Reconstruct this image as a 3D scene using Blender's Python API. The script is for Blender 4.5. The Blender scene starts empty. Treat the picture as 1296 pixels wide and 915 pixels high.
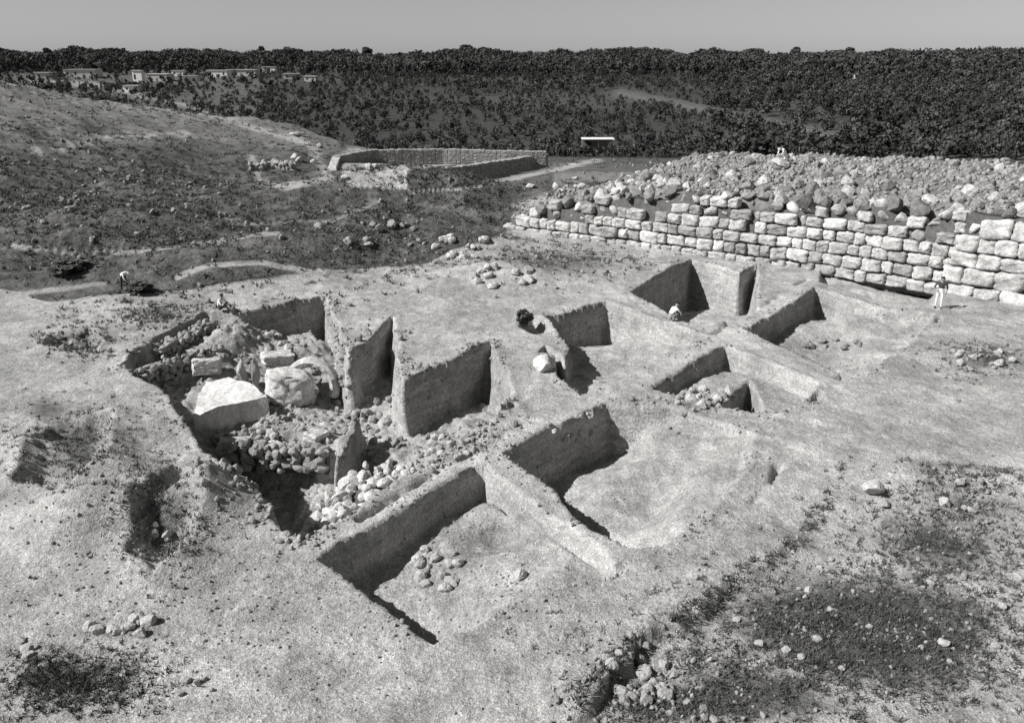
import bpy, bmesh, math, random
import numpy as np, time
T0 = time.time()
from mathutils import Vector, Matrix
random.seed(7); RNG = np.random.default_rng(7)
sc = bpy.context.scene; COL = sc.collection
# ------------------------------------------------------------------ camera
F, YH, HC = 1050.0, 75.0, 12.5
PITCH = math.atan((457.5-YH)/F)
cd = bpy.data.cameras.new('camera'); cam = bpy.data.objects.new('camera', cd); COL.objects.link(cam)
cam.location = (0, 0, HC); cam.rotation_euler = (math.pi/2-PITCH, 0, 0)
cd.sensor_width = 36; cd.lens = F/1296*36; cd.clip_end = 9000; cd.clip_start = .5
sc.camera = cam
# ------------------------------------------------------------------ light
SAZ = Vector((-.96, -.27)).normalized(); SEL = math.radians(43)
w = bpy.data.worlds.new('World'); sc.world = w; w.use_nodes = True
nt = w.node_tree; nt.nodes.clear()
sky = nt.nodes.new('ShaderNodeTexSky'); sky.sky_type = 'NISHITA'; sky.sun_disc = False
sky.sun_elevation = SEL; sky.sun_rotation = math.atan2(SAZ.x, SAZ.y)
sky.air_density = 1.0; sky.dust_density = .4
bw = nt.nodes.new('ShaderNodeRGBToBW'); bg = nt.nodes.new('ShaderNodeBackground'); out = nt.nodes.new('ShaderNodeOutputWorld')
bg.inputs[1].default_value = .052
nt.links.new(sky.outputs[0], bw.inputs[0]); nt.links.new(bw.outputs[0], bg.inputs[0]); nt.links.new(bg.outputs[0], out.inputs[0])
sd = bpy.data.lights.new('sun', 'SUN'); sun = bpy.data.objects.new('sun', sd); COL.objects.link(sun)
sd.energy = 5.0; sd.angle = math.radians(.5); sd.color = (1, .995, .985)
sdir = Vector((SAZ.x*math.cos(SEL), SAZ.y*math.cos(SEL), math.sin(SEL)))
sun.rotation_euler = sdir.to_track_quat('Z', 'Y').to_euler()
sc.view_settings.view_transform = 'Standard'; sc.view_settings.look = 'None'
sc.view_settings.exposure = 0.45; sc.view_settings.gamma = 1
# ------------------------------------------------------------------ maths helpers
cp, sp = math.cos(PITCH), math.sin(PITCH)
def ray(px, py):
    a, b = px-648., py-457.5
    return np.array([a, F*cp-b*sp, -F*sp-b*cp])
def P(px, py, z=0.):
    r = ray(px, py); t = (z-HC)/r[2]
    return np.array([r[0]*t, r[1]*t, z])
def proj(x, y, z):
    dz = z-HC; dep = y*cp-dz*sp; up = y*sp+dz*cp
    dep = np.maximum(dep, .5)
    return 648+F*x/dep, 457.5-F*up/dep
def hsh(i, j, s):
    n = (i*374761393+j*668265263+s*1442695041) & 0x7fffffff
    n = ((n ^ (n >> 13))*1274126177) & 0x7fffffff
    return ((n ^ (n >> 16)) & 0xffff)/65535.
def vn(x, y, s=0):
    xi = np.floor(x).astype(np.int64); yi = np.floor(y).astype(np.int64)
    fx = x-xi; fy = y-yi; fx = fx*fx*(3-2*fx); fy = fy*fy*(3-2*fy)
    a = hsh(xi, yi, s); b = hsh(xi+1, yi, s); c = hsh(xi, yi+1, s); d = hsh(xi+1, yi+1, s)
    return (a*(1-fx)+b*fx)*(1-fy)+(c*(1-fx)+d*fx)*fy
def fbm(x, y, f, o=4, s=0, g=.5):
    r = 0; a = 1; t = 0
    for k in range(o):
        r = r+a*(vn(x*f, y*f, s+k*17)*2-1); t += a; a *= g; f *= 2.03
        x, y = x*.8-y*.6, x*.6+y*.8
    return r/t
def S(t):
    t = np.clip(t, 0, 1); return t*t*(3-2*t)
def sdf(x, y, poly):
    d = np.full(x.shape, 1e9); ins = np.zeros(x.shape, bool); n = len(poly)
    for i in range(n):
        ax, ay = poly[i]; bx, by = poly[(i+1) % n]
        ex, ey = bx-ax, by-ay; wx, wy = x-ax, y-ay
        t = np.clip((wx*ex+wy*ey)/(ex*ex+ey*ey), 0, 1)
        d = np.minimum(d, (wx-ex*t)**2+(wy-ey*t)**2)
        c = (ay > y) != (by > y)
        ins ^= c & (x < (bx-ax)*(y-ay)/((by-ay) if by != ay else 1e-9)+ax)
    d = np.sqrt(d); return np.where(ins, -d, d)
def poly(pts, z=0.): return [tuple(P(a, b, z)[:2]) for a, b in pts]
def seg(x, y, pts):
    """distance to polyline and signed side (right of travel positive), parameter along"""
    best = np.full(x.shape, 1e9); side = np.zeros(x.shape); par = np.zeros(x.shape); L = 0
    for i in range(len(pts)-1):
        ax, ay = pts[i][:2]; bx, by = pts[i+1][:2]; ex, ey = bx-ax, by-ay; l = math.hypot(ex, ey)
        t = np.clip(((x-ax)*ex+(y-ay)*ey)/(l*l), 0, 1)
        dd = np.hypot(x-ax-ex*t, y-ay-ey*t); m = dd < best
        best = np.where(m, dd, best); side = np.where(m, (x-ax)*ey-(y-ay)*ex, side); par = np.where(m, L+t*l, par); L += l
    return best, np.sign(side), par, L
# ------------------------------------------------------------------ terrain description
# each pit: rim outline as surveyed on the plateau, wall batter, known depths
PITS = [
 ('A', [(402,708),(598,592),(615,590),(662,631),(723,668),(763,693),(782,718),(700,742),(640,775),(548,815)], .16,
   [(598,592,1.7),(625,606,.9),(640,615,.55),(662,631,.4),(690,650,.35),(723,668,.35),(763,693,.4),(500,775,1.9),(455,745,1.6),(530,800,2.0),(430,695,1.2),(402,708,1.0),(560,800,1.9),(700,735,.35),(640,770,.35),(780,715,.5),(640,640,1.4)]),
 ('B', [(634,573),(766,507),(850,515),(955,552),(940,600),(895,650),(840,688),(800,693),(733,659),(702,625)], .2,
   [(634,573,2.5),(766,507,2.3),(690,620,2.3),(733,659,1.9),(800,693,.9),(955,555,.2),(900,640,.25),(850,515,.9),(940,600,.2),(800,600,1.5)]),
 ('C', [(826,492),(917,436),(954,453),(1040,485),(1012,512),(985,524),(940,520),(890,514)], .15,
   [(826,492,.7),(917,436,1.0),(954,453,.8),(1040,485,.8),(985,520,.7),(890,514,.3)]),
 ('C2', [(900,506),(950,462),(975,500),(945,518)], .12, [(950,462,1.9),(900,506,1.2)]),
 ('C3', [(985,524),(1000,498),(1035,488),(1012,513)], .12, [(985,524,1.1),(1035,488,.7)]),
 ('D', [(945,419),(1032,365),(1119,391),(1180,398),(1150,435),(1085,480),(1062,474)], .16,
   [(1032,365,1.7),(945,419,1.1),(1119,391,.55),(1180,398,.6),(1085,480,1.0),(1050,420,1.4),(1150,435,.8)]),
 ('foot', [(1040,332),(1100,340),(1180,358),(1192,388),(1110,381),(1036,357)], .12, [(1040,335,.4),(1110,381,.9),(1192,388,.6)]),
 ('E', [(797,370),(875,328),(936,347),(958,335),(960,390),(925,411),(870,408)], .12, [(875,328,3.2),(797,370,3.),(940,350,2.6),(925,411,2.6)]),
 ('Ff', [(690,402),(765,382),(898,424),(779,480),(735,500),(712,478),(722,440)], .14,
   [(765,382,2.4),(690,402,1.6),(840,406,.95),(898,424,.9),(779,480,.9),(735,500,.8),(800,430,1.5)]),
 ('deep', [(150,460),(196,428),(262,396),(300,397),(416,373),(441,452),(498,400),(509,484),(621,432),(650,500),(604,546),(530,592),(430,655),(385,692),(250,560),(205,497)], .2,
   [(150,460,1.5),(262,396,1.4),(290,410,.35),(340,415,1.3),(416,373,3.),(441,452,2.5),(498,400,2.6),(621,432,2.9),(650,500,2.0),(590,548,1.6),(530,592,2.0),(430,655,2.2),(385,692,2.2),(300,600,2.1),(250,560,2.4),(450,550,2.4),(205,497,2.4),(470,480,2.3),(300,520,2.7)]),
 ('deep2', [(252,570),(276,560),(300,553),(330,560),(372,556),(400,566),(432,562),(446,590),(430,640),(405,668),(385,700),(330,660),(290,615)], .25, [(300,600,1.5),(385,690,1.3),(430,600,1.6)]),
 ('slit', [(614,538),(625,520),(652,512),(655,517),(634,526),(620,540)], .08, [(630,525,.9)]),
 ('arc', [(682,449),(692,438),(706,448),(718,472),(716,484),(706,478),(700,458),(692,449)], .08, [(700,460,.9)]),
 ('far', [(515,216),(600,204),(690,192),(742,200),(650,222),(560,241),(515,244)], .3, [(560,230,3.),(742,200,1.6),(515,230,2.6)]),
 ('hollow', [(190,602),(230,594),(275,604),(268,650),(232,700),(195,738),(166,705),(172,650)], .5, [(200,620,1.0),(200,700,.6),(260,640,.5)]),
 ('hollow', [(60,540),(150,528),(138,590),(70,640),(22,610)], .6, [(90,580,.7)]),
 ('hollow', [(62,418),(120,415),(134,432),(110,450),(55,440)], .5, [(90,430,.5)]),
 ('spot', [(662,402),(676,398),(690,404),(700,420),(676,424),(655,414)], .3, [(676,410,.6)]),
]
PITS = [(n, poly(p, -2. if n == 'deep2' else 0.), b, [tuple(P(a, c)[:2])+(d,) for a, c, d in dd]) for n, p, b, dd in PITS]
ADDS = [  # earth left standing in the deep area: outline on its top level, top height, batter
 (poly([(440,518),(462,524),(455,552),(446,575),(418,592),(420,560)], -.9), -.9, .25),
 (poly([(336,404),(400,418),(414,440),(352,428)], -1.6), -1.6, .25),
 (poly([(505,500),(535,478),(548,486),(518,512)], -1.3), -1.3, .3),
]
WB = [P(600,286)[:2], P(640,290)[:2], P(860,319)[:2], P(1060,345)[:2], P(1296,384)[:2], P(1420,404)[:2]]
_wx = []; _L = 0
# wall-top heights from the face's upper edge in elevation
def wall_top(px_x, py_top, base_y):
    b = P(px_x, base_y); r = ray(px_x, py_top); t = b[1]/r[1]; return HC+r[2]*t
WH = [(600,.3)] + [(x, wall_top(x, t, b)) for x, t, b in [(640,280,290),(700,262,298),(760,250,305.8),(860,247,319),(950,254,330.7),(1060,262,345),(1150,272,360),(1205,272,369),(1296,272,384)]] + [(1420,4.9)]
WSP = []
for x, h in WH:
    by = np.interp(x, [600,640,860,1060,1296,1420], [286,290,319,345,384,404]); q = P(x, by)
    d, s_, par, L = seg(np.array([q[0]]), np.array([q[1]]), WB); WSP.append((float(par[0]), h))
WL = L
def wall_h(s): return np.interp(s, [a for a, b in WSP], [b for a, b in WSP])
BUMPS = [  # px, py, radius across, radius deep (m), height, angle
 (245,640,1.5,1.3,1.5),(200,720,1.3,.9,.45),(110,668,1.5,1.2,1.3),(150,600,1.2,.8,.5),(80,575,1.8,1.4,1.1),(150,530,1.4,.9,.35),(60,640,1.2,1.5,.35),(690,462,1.1,1.1,.35),(160,385,3,2,.4),
 (480,265,12,4,2.3),(430,316,6,2.3,2.3),(520,306,5,2.5,2.2),(370,328,5,2.2,1.7),(150,345,6,2,1.2),(300,352,6,1.6,1.3),(350,335,4,2,.5),(600,318,4,2.5,1.0),(640,350,4,1.6,.4),(280,360,5,2,.8),(700,345,7,3,.5),(70,360,6,2,.8),(100,325,7,2,.8),(240,300,8,3,1.0),
 (350,215,5,4,1.4),(560,262,14,3,.9),(1200,620,4,1.1,.55),(1130,608,1.2,.6,.35),(1230,455,2.5,1.2,.35),(820,900,2,1,.3),(90,435,1.5,1,.2)]
BUMPS = [(P(a, b)[0], P(a, b)[1], c, d, h) for a, b, c, d, h in BUMPS]
STEP = [P(1060,585)[:2], P(1045,635)[:2], P(1000,682)[:2], P(950,715)[:2], P(880,765)[:2], P(800,808)[:2], P(760,850)[:2], P(700,930)[:2]]
GROOVES = [[P(*q)[:2] for q in g] for g in ([(455,655),(555,593),(640,550)],[(779,480),(850,446),(925,410),(1022,353)],[(612,600),(662,637),(723,674),(765,700)],[(655,566),(702,540),(760,512)],[(1060,478),(1125,452),(1190,402)],[(1045,490),(1015,520)],[(985,590),(970,620),(935,655)],[(700,742),(740,735),(790,716)])]
TERR = poly([(415,184),(700,184),(745,204),(560,247),(425,242)]); TS = -1. if sdf(np.array([-20.]), np.array([5.]), TERR)[0] < 0 else 1.
def H(x, y, fine=True):
    d = np.hypot(x, y); a = x/np.maximum(y, 1.)
    # regional relief: plateau, drop into the valley, rise to wooded hills
    z = np.interp(d, [0,105,150,210,300,420,600,850,1080,1200,1500,2600], [0,0,-4,-10,-9.5,-7,.5,8,13,14,6,-8])
    z = z+S((d-160)/200)*fbm(x, y, 1/170., 3, 5)*3.0
    z = z+S((d-900)/100)*(fbm(a*40, a*0+3., 1., 4, 58)*7)
    z = z+S((a-.1)/.45)*S((d-140)/240)*S((900-d)/200)*(4.5+4.*fbm(x, y*.3, 1/110., 3, 55))
    hill = np.interp(a, [-.9,-.6,-.45,-.31,-.22,-.12], [12,9.2,6.3,2.6,.8,0])*S((d-58)/85)
    z = np.where(d < 155, z*(1-S((-.12-a)/.15)), z)+hill*S((240-d)/90)
    z = z+S((d-47)/14)*S((240-d)/80)*S((8-x+fbm(x, y, .1, 2, 12)*6)/10)*S(TS*sdf(x, y, TERR)/8.)*(fbm(x, y, 1/15., 4, 9)*1.9-np.abs(fbm(x, y*1.6, 1/7., 3, 19))*1.5+.35)
    ph = 0
    for bx, by, rx, ry, h in BUMPS:
        q = ((x-bx)/rx)**2+((y-by)/ry)**2
        ph = ph+h*np.exp(-q)
    z = z+ph
    # rubble mound behind the great wall
    dist, side, par, L = seg(x, y, WB)
    beh = np.where((side < 0), dist, 0.)
    wh = wall_h(par)
    m = S((beh-.9)/.5)
    top = wh*.94+np.clip(beh-1, 0, 14)*.085*np.clip(wh/3., 0, 1)+fbm(x, y, .22, 3, 31)*.55*np.clip(wh/3, .2, 1)
    fall = S((34-beh)/14)
    endf = S(par/2.0)
    z = z+m*fall*endf*top
    # earth step in the foreground
    dist, side, par, L = seg(x, y, STEP)
    z = z-np.where(side < 0, 1, 0)*S((dist+fbm(x, y, .9, 3, 23)*.5)/.32)*S((6-dist)/5.)*(.42)*S((par-2)/7)*(1-.65*S((par-13)/5))*(.55+.45*S(fbm(x, y, .45, 2, 24)*2.5+.7))
    # shallow grooves left along the baulk edges
    for gl in GROOVES:
        q, _, _, _ = seg(x, y, gl); z = z-np.exp(-(q/.12)**2)*.3*S(fbm(x, y, .9, 2, 29)*2+.75)
    # dig areas
    wx_ = x+fbm(x, y, .7, 5, 41, .62)*.30; wy_ = y+fbm(x, y, .7, 5, 47, .62)*.34
    for n, pl, bat, dd in PITS:
        cx = [p[0] for p in pl]; cy = [p[1] for p in pl]
        k = (x > min(cx)-1) & (x < max(cx)+1) & (y > min(cy)-1) & (y < max(cy)+1)
        if not k.any(): continue
        xx = x[k]; yy = y[k]
        ns = 1. if n.startswith('deep') or n in ('hollow', 'far') else .5
        s = sdf(xx+(wx_[k]-xx)*ns, yy+(wy_[k]-yy)*ns, pl)
        ws = 0; wd = 0
        for px_, py_, dep in dd:
            q = 1/((xx-px_)**2+(yy-py_)**2+.05)**1.5; ws = ws+q; wd = wd+q*dep
        dep = wd/ws
        b = bat+.06*dep
        t = np.clip(-s/b, 0, 1)
        rim = .05*np.exp(-(s/.35)**2)*(s > 0)
        rough = fbm(xx, yy, .9, 4, 61)*.16
        if n == 'deep': rough = rough+fbm(xx, yy, .5, 3, 66)*.5+np.abs(fbm(xx, yy, 1.6, 3, 67))*.3
        zz = z[k]+rim
        zz = np.where(s < 0, zz-(dep-rough)*t, zz)
        z[k] = zz
    for pl, tz, bat in ADDS:
        cx = [p[0] for p in pl]; cy = [p[1] for p in pl]
        k = (x > min(cx)-1) & (x < max(cx)+1) & (y > min(cy)-1) & (y < max(cy)+1)
        if not k.any(): continue
        s = sdf(wx_[k], wy_[k], pl)+bat
        z[k] = np.maximum(z[k], tz+fbm(x[k], y[k], 1.5, 3, 71)*.15-np.clip(s/bat, 0, 1)*2.6)
    nk = d < 110
    if fine and nk.any():
        x = x[nk]; y = y[nk]; nr = S((110-d[nk])/40)
        z[nk] = z[nk]+nr*(fbm(x, y, .35, 4, 1)*.13+fbm(x, y, 1.2, 3, 4)*.05-np.abs(fbm(x, y, 2.3, 3, 3))*.07)
    return z
def Hs(x, y): return float(H(np.array([float(x)]), np.array([float(y)]))[0])
def PT(px, py, dmax=1500):
    """first terrain point seen along the sight line"""
    r = ray(px, py); r = r/r[1]
    if py > 300:
        y0 = P(px, py, 2.5)[1]; y1 = P(px, py, -4.5)[1]; ys = np.arange(y0, y1, .05)
    else: ys = np.concatenate([np.arange(30, 150, .25), np.arange(150, dmax, 3.)])
    zz = H(r[0]*ys, ys); rz = HC+r[2]*ys
    k = np.argmax(rz < zz)
    if rz[k] >= zz[k]: k = len(ys)-1
    return Vector((r[0]*ys[k], ys[k], float(zz[k])))
def ppm(y_m): return F/(y_m*cp+HC*sp)
# ------------------------------------------------------------------ materials
def mat(name): 
    m = bpy.data.materials.new(name); m.use_nodes = True
    n = m.node_tree; b = n.nodes['Principled BSDF']; b.inputs['Roughness'].default_value = .95
    b.inputs['Specular IOR Level'].default_value = .15
    return m, n, b
def N(n, t, **kw):
    k = n.nodes.new(t)
    for a, v in kw.items(): setattr(k, a, v)
    return k
def noise(n, vec, scale, det=4, rough=.6):
    k = N(n, 'ShaderNodeTexNoise'); k.inputs['Scale'].default_value = scale; k.inputs['Detail'].default_value = det; k.inputs['Roughness'].default_value = rough
    n.links.new(vec, k.inputs['Vector']); return k.outputs['Fac']
def mr(n, v, a, b, c, d):
    k = N(n, 'ShaderNodeMapRange'); n.links.new(v, k.inputs[0])
    for i, q in enumerate((a, b, c, d)): k.inputs[i+1].default_value = q
    return k.outputs[0]
def mth(n, op, a, b=None):
    k = N(n, 'ShaderNodeMath', operation=op)
    for i, q in enumerate((a, b)):
        if q is None: continue
        if isinstance(q, (int, float)): k.inputs[i].default_value = q
        else: n.links.new(q, k.inputs[i])
    return k.outputs[0]
def bump(n, b, h, st, dist):
    k = N(n, 'ShaderNodeBump'); k.inputs['Strength'].default_value = st; k.inputs['Distance'].default_value = dist
    n.links.new(h, k.inputs['Height']); n.links.new(k.outputs[0], b.inputs['Normal'])
def gray_mat(name, base, var=.25, scale=3., bmp=.5, bd=.03, objrand=0., fine=18., warm=(1,.99,.97), coord='Object'):
    m, n, b = mat(name)
    tc = N(n, 'ShaderNodeTexCoord') if coord == 'Object' else N(n, 'ShaderNodeNewGeometry')
    v = tc.outputs['Object'] if coord == 'Object' else tc.outputs['Position']
    n1 = noise(n, v, scale, 5); n2 = noise(n, v, fine, 3, .7)
    f = mth(n, 'MULTIPLY', mr(n, n1, .3, .7, 1-var, 1+var), mr(n, n2, .3, .7, 1-var*.9, 1+var*.9))
    if objrand:
        oi = N(n, 'ShaderNodeObjectInfo'); f = mth(n, 'MULTIPLY', f, mr(n, oi.outputs['Random'], 0, 1, 1-objrand, 1+objrand))
    f = mth(n, 'MINIMUM', mth(n, 'MULTIPLY', f, base), .85)
    cc = N(n, 'ShaderNodeCombineColor')
    for i in range(3): n.links.new(mth(n, 'MULTIPLY', f, warm[i]), cc.inputs[i])
    n.links.new(cc.outputs[0], b.inputs['Base Color'])
    if bmp: bump(n, b, mth(n, 'ADD', n1, mth(n, 'MULTIPLY', n2, .5)), bmp, bd)
    return m
M = {}
M['stone'] = gray_mat('limestone', .46, .32, 3.2, 1, .06, .15, 14)
M['wall'] = gray_mat('wall_limestone', .39, .4, 1.6, .9, .06, 0, 9)
M['wallb'] = gray_mat('pale_wall_limestone', .48, .35, 1.6, .8, .05, 0, 9)
M['walld'] = gray_mat('grey_wall_limestone', .28, .4, 1.6, .9, .06, 0, 9)
M['joint'] = gray_mat('joint_earth', .09, .3, 4)
M['white'] = gray_mat('pale_plaster', .78, .08, 3, .3, .02)
M['whiterock'] = gray_mat('chalk_rock', .52, .28, 2.6, 1, .06, .05, 12)
M['darkrock'] = gray_mat('weathered_and_shade_rock', .26, .3, 2.5, .9, .06, .15, 14)  # dark rocks; also paints shade onto the wall behind the far trench
M['moundrock'] = gray_mat('mound_limestone', .20, .35, 2.2, .9, .08, .3, 12)
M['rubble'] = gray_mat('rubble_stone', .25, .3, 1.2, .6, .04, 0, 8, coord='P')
M['scrub'] = gray_mat('scrub_leaves', .085, .4, 1.5, .2, .02, 0, 9, coord='P')
M['leaf'] = gray_mat('tree_leaves', .06, .35, .3, .3, .1, .15, 1.5, coord='P')
M['leaf2'] = gray_mat('dark_tree_leaves', .035, .35, .3, .3, .1, 0, 1.5, coord='P'); M['leaf3'] = gray_mat('pale_tree_leaves', .085, .35, .3, .3, .1, 0, 1.5, coord='P')
M['bark'] = gray_mat('bark', .08, .3, 6)
M['plaster'] = gray_mat('house_plaster', .55, .1, .5, .2, .02, .25, 4)
M['roof'] = gray_mat('flat_roof', .42, .15, .6, .2, .02, .2, 4)
M['glass'] = gray_mat('dark_opening', .03, .1, 1, 0)
M['skin'] = gray_mat('skin', .28, .05, 5, 0)
M['hair'] = gray_mat('hair', .02, .2, 20, .3)
M['shirt'] = gray_mat('white_cloth', .8, .04, 6, .4, .02)
M['dark'] = gray_mat('dark_cloth', .05, .2, 6, .4, .02)
M['mid'] = gray_mat('grey_cloth', .3, .12, 6, .4, .02)
M['wood'] = gray_mat('wood', .14, .3, 6)
def ground_mat():
    m, n, b = mat('ground_earth')
    g = N(n, 'ShaderNodeNewGeometry'); v = g.outputs['Position']
    at = N(n, 'ShaderNodeAttribute', attribute_name='veg_and_shade'); vg = at.outputs['Fac']
    lt = N(n, 'ShaderNodeAttribute', attribute_name='pale').outputs['Fac']
    big = noise(n, v, .25, 5); med = noise(n, v, 1.6, 5, .65); fine = noise(n, v, 9., 4, .75); grit = noise(n, v, 26., 2, .8)
    # bare soil with pebbles
    vo = N(n, 'ShaderNodeTexVoronoi'); vo.inputs['Scale'].default_value = 5.5; n.links.new(v, vo.inputs['Vector'])
    thr = mr(n, med, .35, .65, .06, .22)
    peb = mth(n, 'LESS_THAN', vo.outputs['Distance'], thr)
    vo2 = N(n, 'ShaderNodeTexVoronoi'); vo2.inputs['Scale'].default_value = 13; n.links.new(v, vo2.inputs['Vector'])
    peb2 = mth(n, 'LESS_THAN', vo2.outputs['Distance'], mr(n, fine, .4, .7, .05, .33))
    soil = mth(n, 'MULTIPLY', mr(n, big, .3, .7, .74, 1.2), mr(n, med, .3, .7, .76, 1.2))
    soil = mth(n, 'MULTIPLY', soil, mr(n, fine, .3, .7, .62, 1.36))
    soil = mth(n, 'MULTIPLY', soil, mr(n, grit, .3, .7, .5, 1.5))
    mpg = N(n, 'ShaderNodeMapping'); mpg.inputs['Scale'].default_value = (.35, .35, 3.2); n.links.new(v, mpg.inputs['Vector'])
    soil = mth(n, 'MULTIPLY', soil, mr(n, noise(n, mpg.outputs[0], 1.6, 4, .6), .35, .65, .8, 1.15))
    soil = mth(n, 'MULTIPLY', soil, .36)
    soil = mth(n, 'ADD', soil, mth(n, 'MULTIPLY', peb, .13)); soil = mth(n, 'ADD', soil, mth(n, 'MULTIPLY', peb2, .08))
    soil = mth(n, 'ADD', soil, mth(n, 'MULTIPLY', lt, .22))
    # vegetation cover and the far trench's painted shade, broken up
    c = mth(n, 'ADD', vg, mth(n, 'MULTIPLY', mth(n, 'SUBTRACT', mth(n, 'ADD', mth(n, 'MULTIPLY', med, .6), mth(n, 'MULTIPLY', fine, .4)), .5), 1.5))
    c = mr(n, c, .32, .68, 0, 1)
    c = mth(n, 'MULTIPLY', c, mr(n, vg, 0., .12, 0, 1))
    vegc = mth(n, 'MULTIPLY', mth(n, 'MULTIPLY', mr(n, fine, .3, .7, .035, .135), mr(n, med, .3, .7, .5, 1.6)), mr(n, noise(n, v, .6, 5, .7), .3, .7, .5, 1.55))
    vegc = mth(n, 'MULTIPLY', mth(n, 'ADD', vegc, mth(n, 'MULTIPLY', peb2, .07)), mr(n, vg, 1., 1.4, 1., .5))
    mx = N(n, 'ShaderNodeMix', data_type='FLOAT'); n.links.new(c, mx.inputs[0]); n.links.new(soil, mx.inputs[2]); n.links.new(vegc, mx.inputs[3])
    f = mth(n, 'MAXIMUM', mx.outputs[0], .02)
    cc = N(n, 'ShaderNodeCombineColor')
    for i, q in enumerate((1, .99, .97)): n.links.new(mth(n, 'MULTIPLY', f, q), cc.inputs[i])
    n.links.new(cc.outputs[0], b.inputs['Base Color'])
    hh = mth(n, 'ADD', mth(n, 'MULTIPLY', mth(n, 'ADD', med, mth(n, 'MULTIPLY', mth(n, 'MULTIPLY', noise(n, v, .5, 5, .7), 5.), vg)), .6), mth(n, 'ADD', mth(n, 'MULTIPLY', fine, .5), mth(n, 'MULTIPLY', peb2, .12)))
    bump(n, b, hh, 1., .16)
    return m
M['ground'] = ground_mat()
# ------------------------------------------------------------------ object helpers
def mesh_np(name, V, Fc, m, smooth=False, mi=None):
    """V (n,3); Fc (k,3 or 4) int array"""
    me = bpy.data.meshes.new(name); V = np.asarray(V, np.float32); Fc = np.asarray(Fc, np.int32)
    k = Fc.shape[1]
    me.vertices.add(len(V)); me.vertices.foreach_set('co', V.ravel())
    me.loops.add(Fc.size); me.loops.foreach_set('vertex_index', Fc.ravel())
    me.polygons.add(len(Fc)); me.polygons.foreach_set('loop_start', np.arange(0, Fc.size, k, dtype=np.int32))
    me.polygons.foreach_set('use_smooth', np.full(len(Fc), smooth))
    for q in (m if isinstance(m, list) else [m]): me.materials.append(q)
    if mi is not None: me.polygons.foreach_set('material_index', np.asarray(mi, np.int32))
    me.update(calc_edges=True); me.validate()
    return me
def link(name, me, parent=None, loc=None, rot=None, scale=None):
    o = bpy.data.objects.new(name, me); COL.objects.link(o)
    if parent: o.parent = parent
    if loc is not None: o.location = loc
    if rot is not None: o.rotation_euler = rot
    if scale is not None: o.scale = scale
    return o
def tag(o, label=None, cat=None, group=None, kind=None):
    if label: o['label'] = label
    if cat: o['category'] = cat
    if group: o['group'] = group
    if kind: o['kind'] = kind
    return o
def bm_arrays(bm):
    bmesh.ops.triangulate(bm, faces=bm.faces)
    V = np.array([v.co[:] for v in bm.verts]); Fa = np.array([[v.index for v in f.verts] for f in bm.faces]); bm.free(); return V, Fa
def rock_arrays(seed, sub=2, cuts=9):
    r = random.Random(seed); bm = bmesh.new(); bmesh.ops.create_icosphere(bm, subdivisions=sub, radius=1)
    for v in bm.verts: v.co *= 1+.12*(hsh(int(v.co.x*3+50), int(v.co.y*3+90)+int(v.co.z*3)*7, seed)-.5)*2
    for k in range(cuts):
        nrm = Vector((r.gauss(0,1), r.gauss(0,1), r.gauss(0,1)*.8)).normalized(); dd = r.uniform(.55, .85)
        for v in bm.verts:
            e = v.co.dot(nrm)-dd
            if e > 0: v.co -= nrm*e*.93
    for v in bm.verts: v.co += Vector((r.uniform(-1,1), r.uniform(-1,1), r.uniform(-1,1)))*.025
    bm.verts.index_update(); return bm_arrays(bm)
ROCK = [rock_arrays(100+i, 2, 8+i % 4) for i in range(12)]
ROCKF = [rock_arrays(300+i, 3, 10+i % 5) for i in range(10)]
ROCKS = [rock_arrays(200+i, 1, 6) for i in range(8)]
def block_arrays(seed, n=5, rnd=.28, nz=.05):
    r = np.random.default_rng(seed); bm = bmesh.new(); bmesh.ops.create_cube(bm, size=2)
    bmesh.ops.subdivide_edges(bm, edges=bm.edges, cuts=n, use_grid_fill=True)
    for v in bm.verts:
        c = np.array(v.co[:]); q = np.clip(c, -1+rnd, 1-rnd); e = c-q; l = np.linalg.norm(e)
        if l > 1e-6: c = q+e/l*min(l, rnd)
        v.co = Vector(c)
    bm.verts.index_update(); V, Fa = bm_arrays(bm)
    V = V*(1+nz*0); o = r.uniform(0, 50, 3)
    nn = np.stack([fbm(V[:,0]+V[:,2]*1.7+o[0]+k*9, V[:,1]-V[:,2]*1.3+o[1], 1.3, 4, seed+k, .65) for k in range(3)], 1)
    sk = r.uniform(-.12, .12, 2)
    V = V+nn*nz*2.6; V[:,0] += V[:,2]*sk[0]*.6; V[:,2] += V[:,0]*sk[1]*.6
    return V, Fa
BLOCK = [block_arrays(500+i, 6, .30+.03*(i%4), .11) for i in range(12)]
def rotm(rx, ry, rz): return np.array(Matrix.Rotation(rz, 3, 'Z') @ Matrix.Rotation(ry, 3, 'Y') @ Matrix.Rotation(rx, 3, 'X'))
class Bag:
    def __init__(s): s.V = []; s.F = []; s.n = 0; s.m = []
    def add(s, VF, loc, scale, R=None, mi=0):
        V, Fa = VF; V = V*np.asarray(scale)
        if R is not None: V = V @ R.T
        s.V.append(V+np.asarray(loc)); s.F.append(Fa+s.n); s.n += len(V); s.m.append(np.full(len(Fa), mi))
    def mesh(s, name, m, smooth=False): return mesh_np(name, np.concatenate(s.V), np.concatenate(s.F), m, smooth, np.concatenate(s.m))
def rrot(): return rotm(random.uniform(0,6.28), random.uniform(0,6.28), random.uniform(0,6.28))
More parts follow.
